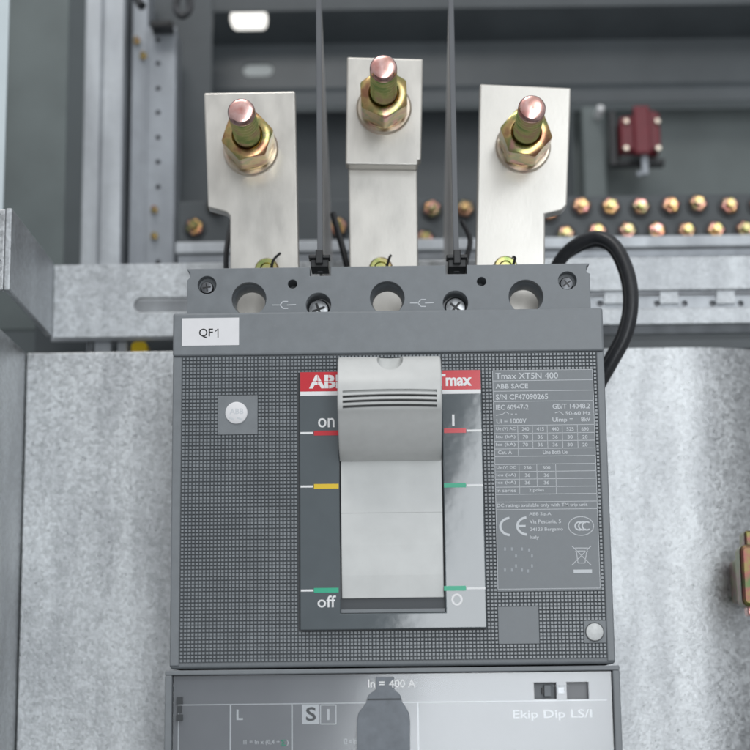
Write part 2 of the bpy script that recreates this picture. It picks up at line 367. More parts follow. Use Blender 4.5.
Y = 18
a, b, u, t = RC(131, -30, 175, 300, Y); t2 = bz(27, Y, 160)
cut = MB(); mid = bx(146, Y, 150)
hy = [40, 63.5, 88.5, 112.5, 137.5, 162, 187, 262]
for y_ in hy:
    p = W(158, y_, Y); cut.cyl(p.x, p.z, .105, Y-1, Y+4, 16)
m = MB(); m.prism([(a, u), (b, u), (b, t2), (mid, t2), (mid, t), (a, t)], Y, Y+2)
o = m.build('perforated_upright', M['steel2'], cutters=cut, bevel=.04); tag(o, 'grey upright with a single column of small round holes', 'upright')
m = MB(); m.box(mid-.1, mid+.02, Y-.12, Y-.002, u, t2)
bo = m.build('fold', M['steel2'], o)
# dark bracket behind and above the perforated upright
a, b, u, t = RC(122, -30, 205, 262, Y+3)
m = MB(); m.box(a, b+.3, Y+3, Y+3.4, u, t)
tag(m.build('dark_backing', M['darkpanel']), 'dark sheet behind the perforated upright', 'panel')
a, b, u, t = RC(150, 20, 172, 26, Y-1)
m = MB(); m.box(a, b, Y-1, Y, u, t)
tag(m.build('cable_clip', M['black'], bevel=.04), 'black flat clip on top of the perforated upright', 'clip')
m = MB(); pts = [W(178, -10, 16), W(176, 8, 15.5), W(182, 16, 15), W(190, 8, 15.5), W(188, -12, 16)]
m.tube(pts, .16)
tag(m.build('dark_wire', M['cable'], smooth=True), 'dark wire loop at the top above the perforated upright', 'wire')
m = MB(); pts = [W(134, -10, 16), W(139, 2, 15.8), W(142, 6, 15.6)]
m.tube(pts, .2); tag(m.build('dark_wire', M['cable'], smooth=True), 'short dark wire end at the top between the two uprights', 'wire')

def hexbolt(name, px, py, Y, r, h, mats, label, cat='bolt', group=None, rot=0.2, proto=None):
    p = W(px, py, Y)
    if proto is None:
        o = empty(name, (p.x, Y, p.z), label, cat, group)
        m = MB(); m.lathe(p.x, p.z, [(r*.8, Y-h), (r*.98, Y-h+.06), (r, Y-h+.1), (r, Y-.02)], 6, rot=rot)
        m.build('hex_head', mats[0], o, bevel=.02)
        m = MB(); m.lathe(p.x, p.z, [(r*1.2, Y-.1), (r*1.25, Y-.07), (r*1.25, Y-.002)], 32)
        m.build('washer', mats[1], o)
        m = MB(); m.lathe(p.x, p.z, [(r*.42, Y-h-.35), (r*.5, Y-h-.3), (r*.5, Y-h+.02)], 24)
        m.build('shank', mats[2], o, smooth=True)
        return o
    r_ = proto.copy(); COL.objects.link(r_); r_.location = (p.x, Y, p.z); r_.rotation_euler[1] = random.uniform(0, 1)
    if label: r_['label'] = label
    for ch in proto.children:
        c = ch.copy(); COL.objects.link(c); c.parent = r_
    return r_
hb = hexbolt('small_bolt', 137, 41, 17.9, .13, .12, (M['zinc'],)*3, 'small brass-coloured bolt, upper of two beside the perforated upright holes', group='small bolts on the grey upright')
hexbolt('small_bolt', 143.5, 56, 17.9, 0, 0, None, 'small brass-coloured bolt, lower of two beside the perforated upright holes', proto=hb)
hexbolt('small_bolt', 154.5, 209.5, 17.9, 0, 0, None, 'small brass-coloured bolt low on the perforated upright, upper of two', proto=hb)
hexbolt('small_bolt', 154.5, 236, 17.9, 0, 0, None, 'small brass-coloured bolt low on the perforated upright, just above the rail', proto=hb)

# bar with two rows of bolts
Yb = 17
a, b, u, t = RC(178, 196, 900, 243, Yb); 
zt = W(650, 195, Yb).z; zb = W(650, 241, Yb).z; zl = W(650, 247, Yb-.8).z
m = MB(); m.box(a, b, Yb, Yb+1, zb, zt)
o = m.build('bolted_bar', M['darkpanel'], bevel=.05); tag(o, 'dark horizontal bar carrying two staggered rows of brass-coloured bolts', 'bar')
m = MB(); m.box(a, b, Yb-.8, Yb-.01, zl, zb+.02); m.build('lower_lip', M['steel'], o, bevel=.04)
rows = [(549,213),(581,207.5),(610,208),(640,208),(670,207),(697,205),(728.5,207),(758,206),(565.5,235.5),(597,233),(627,232),(656,232),(686,232),(715,231.5),(744,231),(432,210.5),(465,210),(425,240),(195,228.5),(338,228),(217,206)]
proto = None
def ordw(i): return ['first','second','third','fourth','fifth','sixth','seventh','eighth'][i]
for i, (px, py) in enumerate(rows):
    if i < 8: lab = 'brass-coloured hex bolt in the upper row, %s from the right-hand busbar' % ordw(i)
    elif i < 15: lab = 'brass-coloured hex bolt in the lower row, %s from the right-hand busbar' % ordw(i-8)
    else: lab = ['brass-coloured bolt just left of the right phase barrier', 'brass-coloured bolt just right of the right phase barrier', 'brass-coloured bolt low beside the middle busbar edge',
                 'brass-coloured bolt between perforated upright and left busbar', 'brass-coloured bolt just right of the left phase barrier', 'brass-coloured bolt mostly behind the left busbar edge'][i-15]
    if proto is None:
        proto = hexbolt('bar_bolt', px, py, Yb, .39, .36, (M['bolth'], M['dark'], M['zinc']), lab, group='brass-coloured bolts on the dark bar', rot=.3)
    else:
        hexbolt('bar_bolt', px, py, Yb, 0, 0, None, lab, proto=proto)

# thin grey strip between bar and rail, and the main cross rail
Yr = 10.5
m = MB(); xL = W(53, 300, Yr).x; xR = W(900, 300, Yr).x
zt = W(650, 250, Yr+3).z; zb2 = W(650, 262, Yr+3).z
x0 = bx(178, Yr+3); 
m.box(x0, xR+3, Yr+3, Yr+3.4, zb2-1.5, zt)
cut = MB()
for k in range(26):
    xx = bx(420 + k*18, Yr+3, 255); cut.box(xx, xx+.4, Yr+2, Yr+5, W(650, 257, Yr+3).z, W(650, 258.6, Yr+3).z)
tag(m.build('rear_strip', M['steel2'], cutters=cut), 'thin grey strip above the pale cross rail', 'strip')

ztop = W(120, 264, Yr).z; zbot = W(120, 337, Yr).z
za = W(660, 290.5, Yr).z
xm = W(390, 300, Yr).x
cut = MB(); a, b, u, t = RC(134, 297.5, 215, 312, Yr); cut.prism(roundrect(a, b, u, t, (t-u)*.49), Yr-1, Yr+2)
m = MB(); m.box(xL, xm-.02, Yr, Yr+.2, zbot, ztop)
rail = m.build('cross_rail', M['galv2'], cutters=cut, bevel=.03); tag(rail, 'pale galvanised cross rail passing behind the breaker', 'rail')
m = MB(); m.box(xm, xR, Yr, Yr+.2, za, ztop); m.build('upper_flange', M['galv2'], rail, bevel=.05)
# lower perforated strip of the rail on the right, with tabs
zs = W(660, 324.5, Yr).z; zh = W(660, 295, Yr).z; zstep = W(660, 308, Yr).z
m = MB(); m.box(xm, xR, Yr+.25, Yr+.6, zs+.3, zh)
cut = MB()
for px in (600, 657, 684.5, 712.5, 740.5, 768): 
    p = W(px, 303.6, Yr+.25); cut.cyl(p.x, p.z, .125, Yr-1, Yr+3, 16)
m.build('perforated_strip', M['steel'], rail, cutters=cut, bevel=.03)
m = MB(); m.box(xm, xR, Yr, Yr+.2, zs, zstep)
m.build('lower_flange', M['galv2'], rail, bevel=.05)
for px in (613.5, 669, 725.5):
    p = W(px, 300, Yr+.2); zt2 = W(px, 291.5, Yr+.1).z
    m = MB(); m.prism([(p.x-.37, p.z-.15), (p.x+.37, p.z-.15), (p.x+.34, zt2+.12), (p.x+.22, zt2+.2), (p.x-.22, zt2+.2), (p.x-.34, zt2+.12)], Yr+.12, Yr+.245); m.build('tab', M['galv2'], rail)
# shadowed tray seen in the gaps of the rail
a = W(53, 300, Yr+2.2).x
m = MB(); m.box(a, xR, Yr+2.0, Yr+2.2, zbot+.3, za+.4)
tag(m.build('rail_backing', M['steel'], bevel=.03), 'grey strip seen through the slot of the cross rail', 'strip')

# left bracket: flange coming towards the camera from the rail
xl = W(53, 300, Yr-.02).x
Yf = 2.9
pn = [(Yr-.02, W(53, 263, Yr).z), (Yr-.02, W(53, 337, Yr).z), (Yf, W(8, 290, Yf).z), (Yf, W(9, 208, Yf).z)]
m = MB(); m.prof(pn, xl-.22, xl)
br = m.build('side_bracket', M['galv2'], bevel=.05); tag(br, 'galvanised bracket reaching forward from the left end of the cross rail', 'bracket')
m = MB(); m.box(xl-2.2, xl-.23, Yf, Yf+.2, W(8, 290, Yf).z, W(9, 209, Yf).z); m.build('return_lip', M['galv'], br, bevel=.04)

# mounting plates
Yp = 9.2
xl2 = W(27, 352, Yp).x
zt = W(100, 352, Yp).z
m = MB(); m.box(xl2, xm-.02, Yp, Yp+.25, -12, zt)
pl = m.build('mounting_plate', M['galv'], bevel=.04); tag(pl, 'mottled galvanised plate to the left behind the breaker', 'plate')
m = MB(); m.prof([(Yp+.25, zt-.02), (Yp+.25, -12), (-3, -12), (-3, zt-.02)], xl2-.28, xl2-.03)
m.build('side_flange', M['galv'], pl, bevel=.04)
ztr = W(680, 347.5, Yp).z; x2 = W(741, 600, Yp).x
xs_ = W(694, 500, Yp).x; v = []; pts = [(xm, Yp), (xs_, Yp)]; xx, yy = xs_, Yp
for k in range(14):
    an = R_(25*min(1, (k+1)/10)); xx += .3*math.cos(an); yy += .3*math.sin(an); pts.append((xx, yy))
m = MB(); v = [(x, y, -12) for x, y in pts] + [(x, y, ztr) for x, y in pts]; n = len(pts)
v += [(x, y+.25, -12) for x, y in pts] + [(x, y+.25, ztr) for x, y in pts]; f = []
for k in range(n-1): f += [(k, k+1, n+k+1, n+k), (2*n+k+1, 2*n+k, 3*n+k, 3*n+k+1), (n+k, n+k+1, 3*n+k+1, 3*n+k), (k+1, k, 2*n+k, 2*n+k+1)]
f += [(0, n, 3*n, 2*n), (n-1, 3*n-1, 4*n-1, 2*n-1)]; m.add(v, f)
pr = m.build('mounting_plate', M['galv'], smooth=True); tag(pr, 'bright galvanised plate to the right behind the breaker', 'plate')
# dark ledge between rail and plates
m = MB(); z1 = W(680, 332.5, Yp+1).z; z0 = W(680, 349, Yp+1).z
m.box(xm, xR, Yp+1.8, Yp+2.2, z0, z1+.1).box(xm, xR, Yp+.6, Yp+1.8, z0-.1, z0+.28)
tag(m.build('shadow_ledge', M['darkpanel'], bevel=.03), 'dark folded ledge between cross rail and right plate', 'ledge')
m = MB(); a = W(40, 340, 15).x; m.box(a, xm, 14, 14.3, zbot-4, zbot+1.5)
tag(m.build('lower_backing', M['darkpanel']), 'dark sheet in the gap under the left end of the cross rail', 'panel')
a, b, u, t = RC(132, 343, 148, 360, 12.5)
m = MB(); m.prism(roundrect(a, b, u, t, .2), 12.2, 13)
tag(m.build('yellow_clip', M['yellow'], bevel=.06), 'small yellow clip peeping out under the left end of the rail', 'clip')
for k, (xa_, xb_) in enumerate(((88, 92), (95, 112), (118, 128))):
    a, b, u, t = RC(xa_, 342, xb_, 360, 12.8); m = MB(); m.prism(roundrect(a, b, u, t, .1), 12.6, 13.2)
    tag(m.build('cable_duct_tooth', M['steel'], bevel=.05), ['narrow grey tab, leftmost under the rail', 'widest grey tab under the rail', 'grey tab nearest the yellow clip under the rail'][k], 'tab', 'grey tabs under the rail')

# zinc clamp at far right
p0 = W(742, 560, 5)
la = empty('toggle_latch', (p0.x+.6, Yp, p0.z), 'brass and green plated latch at the right edge of the plate', 'latch')
a, b, u, t = RC(739, 545, 775, 607, 6)
m = MB(); m.prism(roundrect(a, b, u, t, .25), 5.6, 6.6).box(a+.3, b, 6.6, Yp-.02, u+.3, t-.3)
m.build('body', M['latch'], la, bevel=.12)
a, b, u, t = RC(743, 531, 775, 546, 6.5)
m = MB(); m.prism(roundrect(a, b, u-.1, t, .12), 6.2, 7.2); m.build('hook', M['latch'], la, bevel=.08)
a, b, u, t = RC(746, 604, 753, 616, 6.5)
m = MB(); m.prism(roundrect(a, b, u, t+.1, .1), 6.2, 6.8); m.build('pin', M['zincpink'], la, bevel=.05)

# red block with bracket
Y = 22
a, b, u, t = RC(621, 108, 661, 152, Y)
rb = empty('sensor_block', ((a+b)/2, Y+1, u), 'dark red block with four brass screws on a black bracket', 'terminal block')
a2, b2, u2, t2 = RC(609, 112, 663, 166, Y+1.2)
m = MB(); m.box(a2, a2+.35, Y+1, Y+1.6, u2, t2).box(a2+.35, b2, Y+1, Y+1.6, u2, u2+.3); m.build('bracket', M['black'], rb, bevel=.04)
m = MB(); m.prism([(a,u+.15),(b,u+.15),(b,t-.2),(b-.3,t-.05),(b-.7,t),(a+.85,t),(a+.6,t-.3),(a,t-.35)], Y+.2, Y+1.5)
a3, b3, u3, t3 = RC(634, 106, 650, 156, Y); m.box(a3, b3, Y-.1, Y+.22, u3+.1, t3); m.build('body', M['redblock'], rb, bevel=.08)
for px, py in ((626,122),(657,122),(626,149),(658,149)):
    p = W(px, py, Y+.2); m = MB(); m.lathe(p.x, p.z, [(.09, Y+.02), (.14, Y+.06), (.15, Y+.19)], 16); m.build('screw', M['washer'], rb, smooth=True)
a, b, u, t = RC(643, 153, 649, 172, Y); m = MB(); m.box(a, b, Y+.3, Y+.5, u, t).box(a-.2, b, Y+.5, Y+.6, u, u+.2)
m.build('contact_pin', M['steel2'], rb)
a, b, u, t = RC(620, 153, 634, 160, Y+1); m = MB(); m.box(a, b+.5, Y+.9, Y+.98, u, t); m.build('base_plate', M['panel'], rb)

# ================================================================== BUSBARS
YB = 3.6
def poly(pts, Y): return [(W(x, y, Y).x, W(x, y, Y).z) for x, y in pts]
def bar(pts, Y, th, name, label):
    P = [(W(x, y, Y).x, W(x, y, Y).z) for x, y in pts]
    if sum(P[i][0]*P[(i+1)%len(P)][1]-P[(i+1)%len(P)][0]*P[i][1] for i in range(len(P))) < 0: P.reverse()
    m = MB(); m.prism(P, Y, Y+th); o = m.build(name, M['barm'], bevel=.055, segs=3); return tag(o, label, 'busbar')
bl = bar([(204,93),(295,91),(300,330),(230,330),(230,216),(226,212),(208,207)], YB, .6, 'flat_busbar', 'left flat tinned busbar with a step cut in its left edge')
brr = bar([(480,84),(571,88),(567,205),(562,210),(545,214),(545,330),(474,330)], YB, .6, 'flat_busbar', 'right flat tinned busbar with a step cut in its right edge')
bm_ = bar([(348,150),(417,150),(419,330),(350,330)], YB+.62, .5, 'flat_busbar', 'middle flat tinned busbar running down behind the connecting plate')
bc = bar([(347,57),(423,59),(421,160),(418,160),(418,165),(345.5,164)], YB, .6, 'connecting_plate', 'short tinned plate bolted over the top of the middle busbar')
bc['category'] = 'plate'

# big bolts
def threads(cx, cz, r, y0, y1, pitch=.27):
    pr = []; y = y0
    pr += [(0, y0), (r*.72, y0), (r*.98, y0+.10)]
    y = y0+.14
    while y < y1: pr += [(r*1.0, y), (r*.80, y+pitch*.38), (r*.80, y+pitch*.66), (r*1.0, y+pitch*.95)]; y += pitch
    pr.append((r*.95, y1)); return pr
def bigbolt(px, py, label, rot):
    p = W(px, py, YB); x, z = p.x, p.z
    o = empty('terminal_bolt', (x, YB, z), label, 'bolt', 'threaded bolts holding the busbars')
    m = MB(); m.lathe(x, z, [(.50, YB-.16), (.92, YB-.16), (.98, YB-.11), (.98, YB-.003)], 56); m.build('flat_washer', M['washer'], o, bevel=.02)
    # split spring washer
    m = MB()
    pts = []
    n = 44; v = []; f = []
    for k in range(n+1):
        a = R_(200) + 2*math.pi*.975*k/n; dy = -.10*k/n
        for rr, yy in ((.50, -.17), (.80, -.17), (.80, -.36), (.50, -.36)): v.append((x+rr*math.cos(a), YB+yy+dy, z+rr*math.sin(a)))
    for k in range(n):
        for q in range(4): f.append((k*4+q, k*4+(q+1)%4, (k+1)*4+(q+1)%4, (k+1)*4+q))
    f += [(0,1,2,3), (n*4+3, n*4+2, n*4+1, n*4)]
    m.add(v, f); m.build('spring_washer', M['zinc'], o)
    # nut: hexagon with chamfered rim
    m = MB(); y0 = YB-.47; y1 = YB-1.62; v = []; f = []; n = 72; ap = .80
    def hexr(a, ap=ap):
        d = (a - rot) % (math.pi/3) - math.pi/6; return ap/math.cos(d)
    rings = []
    def ring(fn, y):
        rings.append(len(v))
        for k in range(n):
            a = 2*math.pi*k/n; r = fn(a); yy = y(r) if callable(y) else y
            v.append((x+r*math.cos(a), yy, z+r*math.sin(a)))
    ring(lambda a: .45, y0); ring(hexr, y0)
    ring(hexr, lambda r: y1 + max(0, (r-ap))*.6 + .02)
    ring(lambda a: ap*.955, y1); ring(lambda a: .54, y1); ring(lambda a: .475, y1+.08)
    for i in range(len(rings)-1):
        for k in range(n):
            a, b = rings[i]+k, rings[i]+(k+1)%n; f.append((a, b, b+n, a+n))
    m.add(v, f); m.build('nut', M['zinc'], o, smooth=True)
    tp = threads(x, z, .46, YB-4.05, YB-1.55); m = MB(); m.lathe(x, z, tp, 40)
    for i in range(len(tp)-1):
        if tp[i][0] < .38 and tp[i+1][0] < .38 and i > 2:
            for k in range(40): m.m[i*40+k] = 1
    m.build('stud', [M['zincgreen'], M['grooveshade']], o, smooth=True)
    m = MB(); m.lathe(x, z, [(0, YB-4.12), (.30, YB-4.13), (.39, YB-4.10), (.455, YB-4.0), (.46, YB-3.84), (.45, YB-3.83)], 40)
    m.build('stud_tip', M['zincpink'], o, smooth=True)
    return o
bigbolt(251, 150, 'brass-coloured threaded bolt with nut on the left stepped busbar', R_(12))
bigbolt(384, 109, 'brass-coloured threaded bolt with nut on the middle connecting plate', R_(32))
bigbolt(523, 147, 'brass-coloured threaded bolt with nut on the right stepped busbar', R_(48))

# terminal screws half hidden behind the top edge of the breaker
for i, (px, py) in enumerate(((267.5, 272), (381, 271), (505, 270))):
    Yt = 3.55 if i != 1 else 4.17
    p = W(px, py, Yt); o = empty('clamp_screw', (p.x, Yt, p.z), ['yellow clamp screw at the foot of the left stepped busbar', 'yellow clamp screw at the foot of the middle busbar', 'yellow clamp screw at the foot of the right stepped busbar'][i], 'screw', 'clamp screws at the busbar feet')
    m = MB(); m.lathe(p.x, p.z, [(.0, Yt-.36), (.2, Yt-.36), (.24, Yt-.42), (.36, Yt-.42), (.42, Yt-.34), (.44, Yt-.003)], 40); m.build('head', M['zincgreen'], o, smooth=True)
    m = MB(); q = W(px+6+i*2, py-12, Yt-.5); q2 = W(px+13-i*3, py-19+i*3, Yt-.5)
    m.tube([(q.x-.1, q.y+.1, q.z-.35), (q.x, q.y, q.z), (q2.x, q2.y, q2.z)], .045, 8); m.build('retaining_wire', M['black'], o, smooth=True)

# ================================================================== PHASE BARRIERS
def barrier(pxb, pxt, side, label):
    # thin tall plate standing in depth; its front edge is 1.5 mm, its rear edge slopes
    y0 = 1.75; zb = W(pxb, 272, y0).z
    x = W(pxb, 240, y0).x; zt = W(pxt, -60, y0).z
    o = empty('phase_barrier', (x, y0, zb), label, 'barrier', 'upright insulating barriers between the busbars')
    th = .05; yb = y0+13.5
    zz0 = W(pxb, 5, y0).z
    zr = W(pxb, 262, 10.5).z+.15; pr = [(y0+.12, zb+.1), (10.2, zb+.1), (10.2, zr), (13.3, zr), (13.3, zr+1), (y0+1.2, zz0+.6), (y0+.5, zt), (y0+.12, zt)]
    m = MB(); m.prof(pr, x-th, x+th); m.build('plate', M['barrier'], o, bevel=.015)
    m = MB(); m.box(x-.095, x+.095, y0, y0+.14, zb, zt); m.build('front_rib', M['barrieredge'], o, bevel=.02)
    m = MB(); z1 = W(pxb, 263, y0).z; m.box(x-.36, x+.36, 1.1, 1.6, z1, z1+.13).box(x-.30, x+.30, 1.22, 2.2, z1-.28, z1-.002).box(x-.12, x+.12, 1.02, 1.5, z1-.2, z1+.28)
    m.build('foot', M['black'], o, bevel=.03)
    return o
barrier(320, 320, 1, 'tall thin grey phase barrier between left and middle busbars')
barrier(456, 456, -1, 'tall thin grey phase barrier between middle and right busbars')

# ================================================================== CABLES
def cable(pts, r, name, label, mt=M['cable']):
    m = MB(); m.tube([W(x, y, Y) for x, y, Y in pts], r, 18); return tag(m.build(name, mt, smooth=True), label, 'cable')
cable([(548,290,7),(558,264,6.6),(574,246,6.2),(597,237,5.8),(616,247,5.5),(629,275,5.2),(632,305,5.0),(626,335,5.0),(612,362,5.2),(596,390,5.6)], .235, 'black_cable', 'thick black cable looping out right of the breaker top')
cable([(560,262,7.2),(578,250,6.8),(597,244,6.4),(612,252,6.1),(623,277,5.8),(626,305,5.6),(620,333,5.6),(606,360,5.8),(592,385,6)], .12, 'thin_wire', 'thin black wire running along the inside of the thick cable loop')
cable([(228,300,6.5),(226,262,6.5),(228,240,6.7),(233,215,7)], .1, 'thin_wire', 'thin black wire beside the foot of the left busbar')
cable([(333,214,8),(338,232,7.5),(343,250,7),(348,270,6.8)], .12, 'thin_wire', 'thin black wire between left barrier and middle busbar')
cable([(462,300,7),(466,262,7.2),(470,240,7.6),(462,222,8)], .1, 'thin_wire', 'thin black wire between right barrier and right busbar')

# ================================================================== BREAKER
HW = 7.0; 
zsplit = W(390, 667.5, 0).z          # joint between front panel and trim unit
zq = W(390, 354, 0).z                # lower edge of the smooth band
zu = W(390, 311.5, 0).z              # top of the smooth band
B = empty('circuit_breaker', (0, 9, -4), 'large grey moulded breaker with pale toggle handle and white QF1 sticker', 'circuit breaker')
CX = (W(173, 500, 0).x + W(609, 500, 0).x)/2
XL = W(171, 510, 0).x; XR = W(610, 510, 0).x
m = MB(); m.prism(roundrect(XL, XR, zsplit+.03, zu, .12), .012, 9)
o = m.build('housing', M['body'], B, bevel=.10, segs=4)
# smooth band on top
m = MB(); m.box(XL+.01, XR-.01, -.12, .3, zq, zu+.01)
band = m.build('top_band', M['body'], B, bevel=.07, segs=3)
# side rims of the front face
fx0 = W(181, 510, 0).x; fx1 = W(601.5, 510, 0).x; fz0 = W(390, 660.5, 0).z; fz1 = zq-.03
# waffle front panel
YF = -.045
bzr = RC(300, 370.5, 484, 629, -.3)
lab = RC(493, 368.5, 597, 589.5, YF)
lab = (W(493, 380, YF).x, W(594.5, 420, YF).x, W(547, 589.5, YF).z, W(543, 369, YF).z)
sq1 = RC(218, 396, 256, 433, YF); sq2 = RC(500, 608, 538, 645, YF); sq3 = RC(582, 620, 607, 644.5, YF)
px_ = .1165; nx = int((fx1-fx0)/px_); nz = int((fz1-fz0)/px_); pitx = (fx1-fx0)/nx; pitz = (fz1-fz0)/nz
def snap(q):
    g = lambda v, o, p: o + round((v-o)/p)*p
    return (g(q[0], fx0, pitx), g(q[1], fx0, pitx), g(q[2], fz0, pitz), g(q[3], fz0, pitz))
lab, sq1, sq2, sq3 = map(snap, (lab, sq1, sq2, sq3))
bandbox = [(bzr[0]-.03, bzr[1]+.03, bzr[2]-.03, bzr[3]+.03)] + [lab, sq1, sq2, sq3]
def hit(x, z):
    for a, b, u, t in bandbox:
        if a < x < b and u < z < t: return True
    return False
m = MB(); m.box(fx0-.005, fx1+.005, -.004, .011, fz0, fz1)
for o_ in m.m: pass
for i in range(nx):
    for k in range(nz):
        cx = fx0+(i+.5)*pitx; cz = fz0+(k+.5)*pitz
        if hit(cx, cz): continue
        h = pitx*.455; hz_ = pitz*.455; g = h*.66; gz = hz_*.66; y0 = -.006; y1 = -.068
        m.add([(cx-h,y0,cz-hz_),(cx+h,y0,cz-hz_),(cx+h,y0,cz+hz_),(cx-h,y0,cz+hz_),(cx-g,y1,cz-gz),(cx+g,y1,cz-gz),(cx+g,y1,cz+gz),(cx-g,y1,cz+gz)],
              [(4,5,6,7),(0,1,5,4),(1,2,6,5),(2,3,7,6),(3,0,4,7)], 1)
wf = m.build('waffle_panel', [M['groove'], M['body_grid']], B)
# smooth patches
for q, nm in ((sq1, 'seal_patch'), (sq2, 'blank_patch'), (sq3, 'button_patch')):
    m = MB(); m.box(q[0], q[1], YF-.02, -.0045, q[2], q[3]); pt = m.build(nm, M['body'], B, bevel=.01)
    if nm == 'seal_patch': P1 = pt
    if nm == 'button_patch': P3 = pt
p = W(236.5, 413, YF); m = MB(); m.lathe(p.x, p.z, [(.33, YF-.07), (.355, YF-.055), (.36, YF-.022)], 48)
sd = m.build('seal_disc', M['paper'], B, smooth=True); m = MB(); text(m, 'ABB', 229.5, 408.5, 243.5, 414, YF-.073, .02)
for k in (0, 1): seg(m, 229+8*k, 417.5, 234+8*k, 419.5, YF-.073, .05)
m.build('embossing', M['print'], sd)
p = W(594.5, 632, YF); m = MB(); m.lathe(p.x, p.z, [(.25, YF-.10), (.265, YF-.09), (.27, YF-.022)], 48); m.build('button', M['disc'], B, smooth=True)
p = W(594.5, 632, YF); m = MB(); m.lathe(p.x, p.z, [(.27, YF-.026), (.295, YF-.026), (.30, YF-.022)], 48); m.build('button_ring', M['dark'], B)

# rims (proud frame left, right and bottom of the panel)
for a_, b_ in ((XL+.02, fx0-.012), (fx1+.012, XR-.02)):
    m = MB(); m.box(a_, b_, -.055, .02, fz0-.1, zq-.02); m.build('side_rim', M['body'], B, bevel=.035)

# rating plate
m = MB(); m.box(lab[0], lab[1], YF-.02, -.0045, lab[2], lab[3]); rp = m.build('rating_plate', M['body'], B, bevel=.01)
YL = YF-.024
m = MB(); F = MB()
LX0, LX1 = lab[0]+.02, lab[1]-.02
def lx(px, py): return W(px, py, YL).x
def ln(y, x0=None, x1=None, th=.016):
    z = W(545, y, YL).z; m.rect(LX0 if x0 is None else x0, LX1 if x1 is None else x1, z-th/2, z+th/2, YL)
def vl(x, y0, y1, th=.014):
    m.rect(x-th/2, x+th/2, W(545, y1, YL).z, W(545, y0, YL).z, YL)
for y in (370, 380.3, 390.7, 401, 425, 433, 440.8, 448.4, 456, 464, 471.3, 478.8, 486.6, 494, 501.6, 509.2, 588.7): ln(y)
vl(LX0, 370, 588.7); vl(LX1, 370, 588.7)
c1 = lx(518, 440)
vl(c1, 425, 456)
for x in (532.7, 547.5, 562.5, 577.7): vl(lx(x, 437), 425, 448.4)
vl(c1+.01, 464, 494); vl(lx(537, 475), 464, 486.6); vl(lx(556, 478), 464, 494)
T = lambda s, x0, y0, x1, y1, b=.012: text(m, s, x0, y0, x1, y1, YL-.002, b)
T('Tmax XT5N 400', 495.5, 372.6, 558, 379, .008)
T('ABB SACE', 495.5, 383.6, 528, 388.6)
T('S/N CF47090265', 495.8, 394, 548, 399.6)
T('IEC 60947-2', 496, 404.6, 528.5, 409.8); T('GB/T 14048.2', 552.5, 403.6, 590, 408.6)
T('50-60 Hz', 565.5, 411.2, 590.5, 415); T('Ui = 1000V', 496.5, 418.6, 526.5, 423.4); T('Uimp =', 552.5, 417.4, 573, 423); T('8kV', 581, 417, 590.5, 421.4)
for a_ in ((496,415.5,503,414),(503,414,506,411.8),(506,411.8,509,414),(511,414,513,414),(515,414,517,414),(555,413,560,411.5),(560,412,564,415)): seg(m, *a_, YL-.002, .02)
r1 = [('Ue (V) AC', '240', '415', '440', '525', '690'), ('Icu (kA)', '70', '36', '36', '30', '20'), ('Ics (kA)', '70', '36', '36', '30', '20')]
for r, row in enumerate(r1):
    y = 427.2 + 7.8*r
    T(row[0], 496, y, 515.5, y+3.9)
    for c, s in enumerate(row[1:]):
        xc = 525.4 + 14.9*c; hw = 3.6 if len(s) == 3 else 2.6; T(s, xc-hw, y, xc+hw, y+3.6)
T('Cat. A', 498, 450.4, 512, 454.2); T('Line Both Ue', 543, 449.9, 567.5, 454)
r2 = [('Ue (V) DC', '250', '500'), ('Icu (kA)', '36', '36'), ('Ics (kA)', '36', '36')]
for r, row in enumerate(r2):
    y = 465.9 + 7.5*r
    T(row[0], 496.5, y, 516, y+3.7)
    for c, s in enumerate(row[1:]):
        xc = 527.5 + 19*c; hw = 3.8 if len(s) == 3 else 2.6; T(s, xc-hw, y, xc+hw, y+3.5)
T('In series', 496.5, 488.6, 516, 492.2); T('2 poles', 529, 488.4, 544, 492.4)
T('DC ratings available only with TM trip unit', 497, 503.2, 587.5, 507.6)
T('ABB S.p.A.', 529, 512.2, 552, 516.2); T('Via Pescaria, 5', 529.5, 519.6, 561, 524); T('24123 Bergamo', 530, 527.4, 563, 531.8); T('Italy', 530, 535.6, 539, 539.8)
def xy(px, py): p = W(px, py, YL); return p.x, p.z
x, z = xy(510.5, 526.5); arc(m, x, z, .36, .31, 95, 265, .075, YL-.002)
x, z = xy(527.5, 526); arc(m, x, z, .36, .31, 95, 265, .075, YL-.002); m.rect(x-.30, x-.06, z-.035, z+.035, YL-.003)
x, z = xy(581, 526); arc(m, x, z, .41, .31, 0, 360, .022, YL-.002, n=48)
for k in range(3): arc(m, x-.05+.115*k, z, .14+.02, .15, 50, 310, .045, YL-.002-.001*k)
for a_ in ((572,546,591,565),(591,546,572,565),(575,548,588,548),(576,549,578,563),(587,549,585,563),(578,563,585,563),(575,551,588,551)): seg(m, *a_, YL-.002, .022)
a, b, u, t = RC(573.5, 569.5, 592, 573, YL-.002); F.rect(a, b, u, t, YL-.003)
m.build('plate_lettering', M['print'], rp)
F.build('bin_mark_bar', M['print'], rp)
for px, py in ((505,549),(512,549),(516,556),(516,566),(505,570),(512,570),(522,549),(529,550),(532,556),(532,566),(522,570),(528,571)):
    x, z = xy(px, py); MB().rect(x-.03, x+.03, z-.05, z+.05, YL-.002).build('faint_mark', M['faint'], rp)

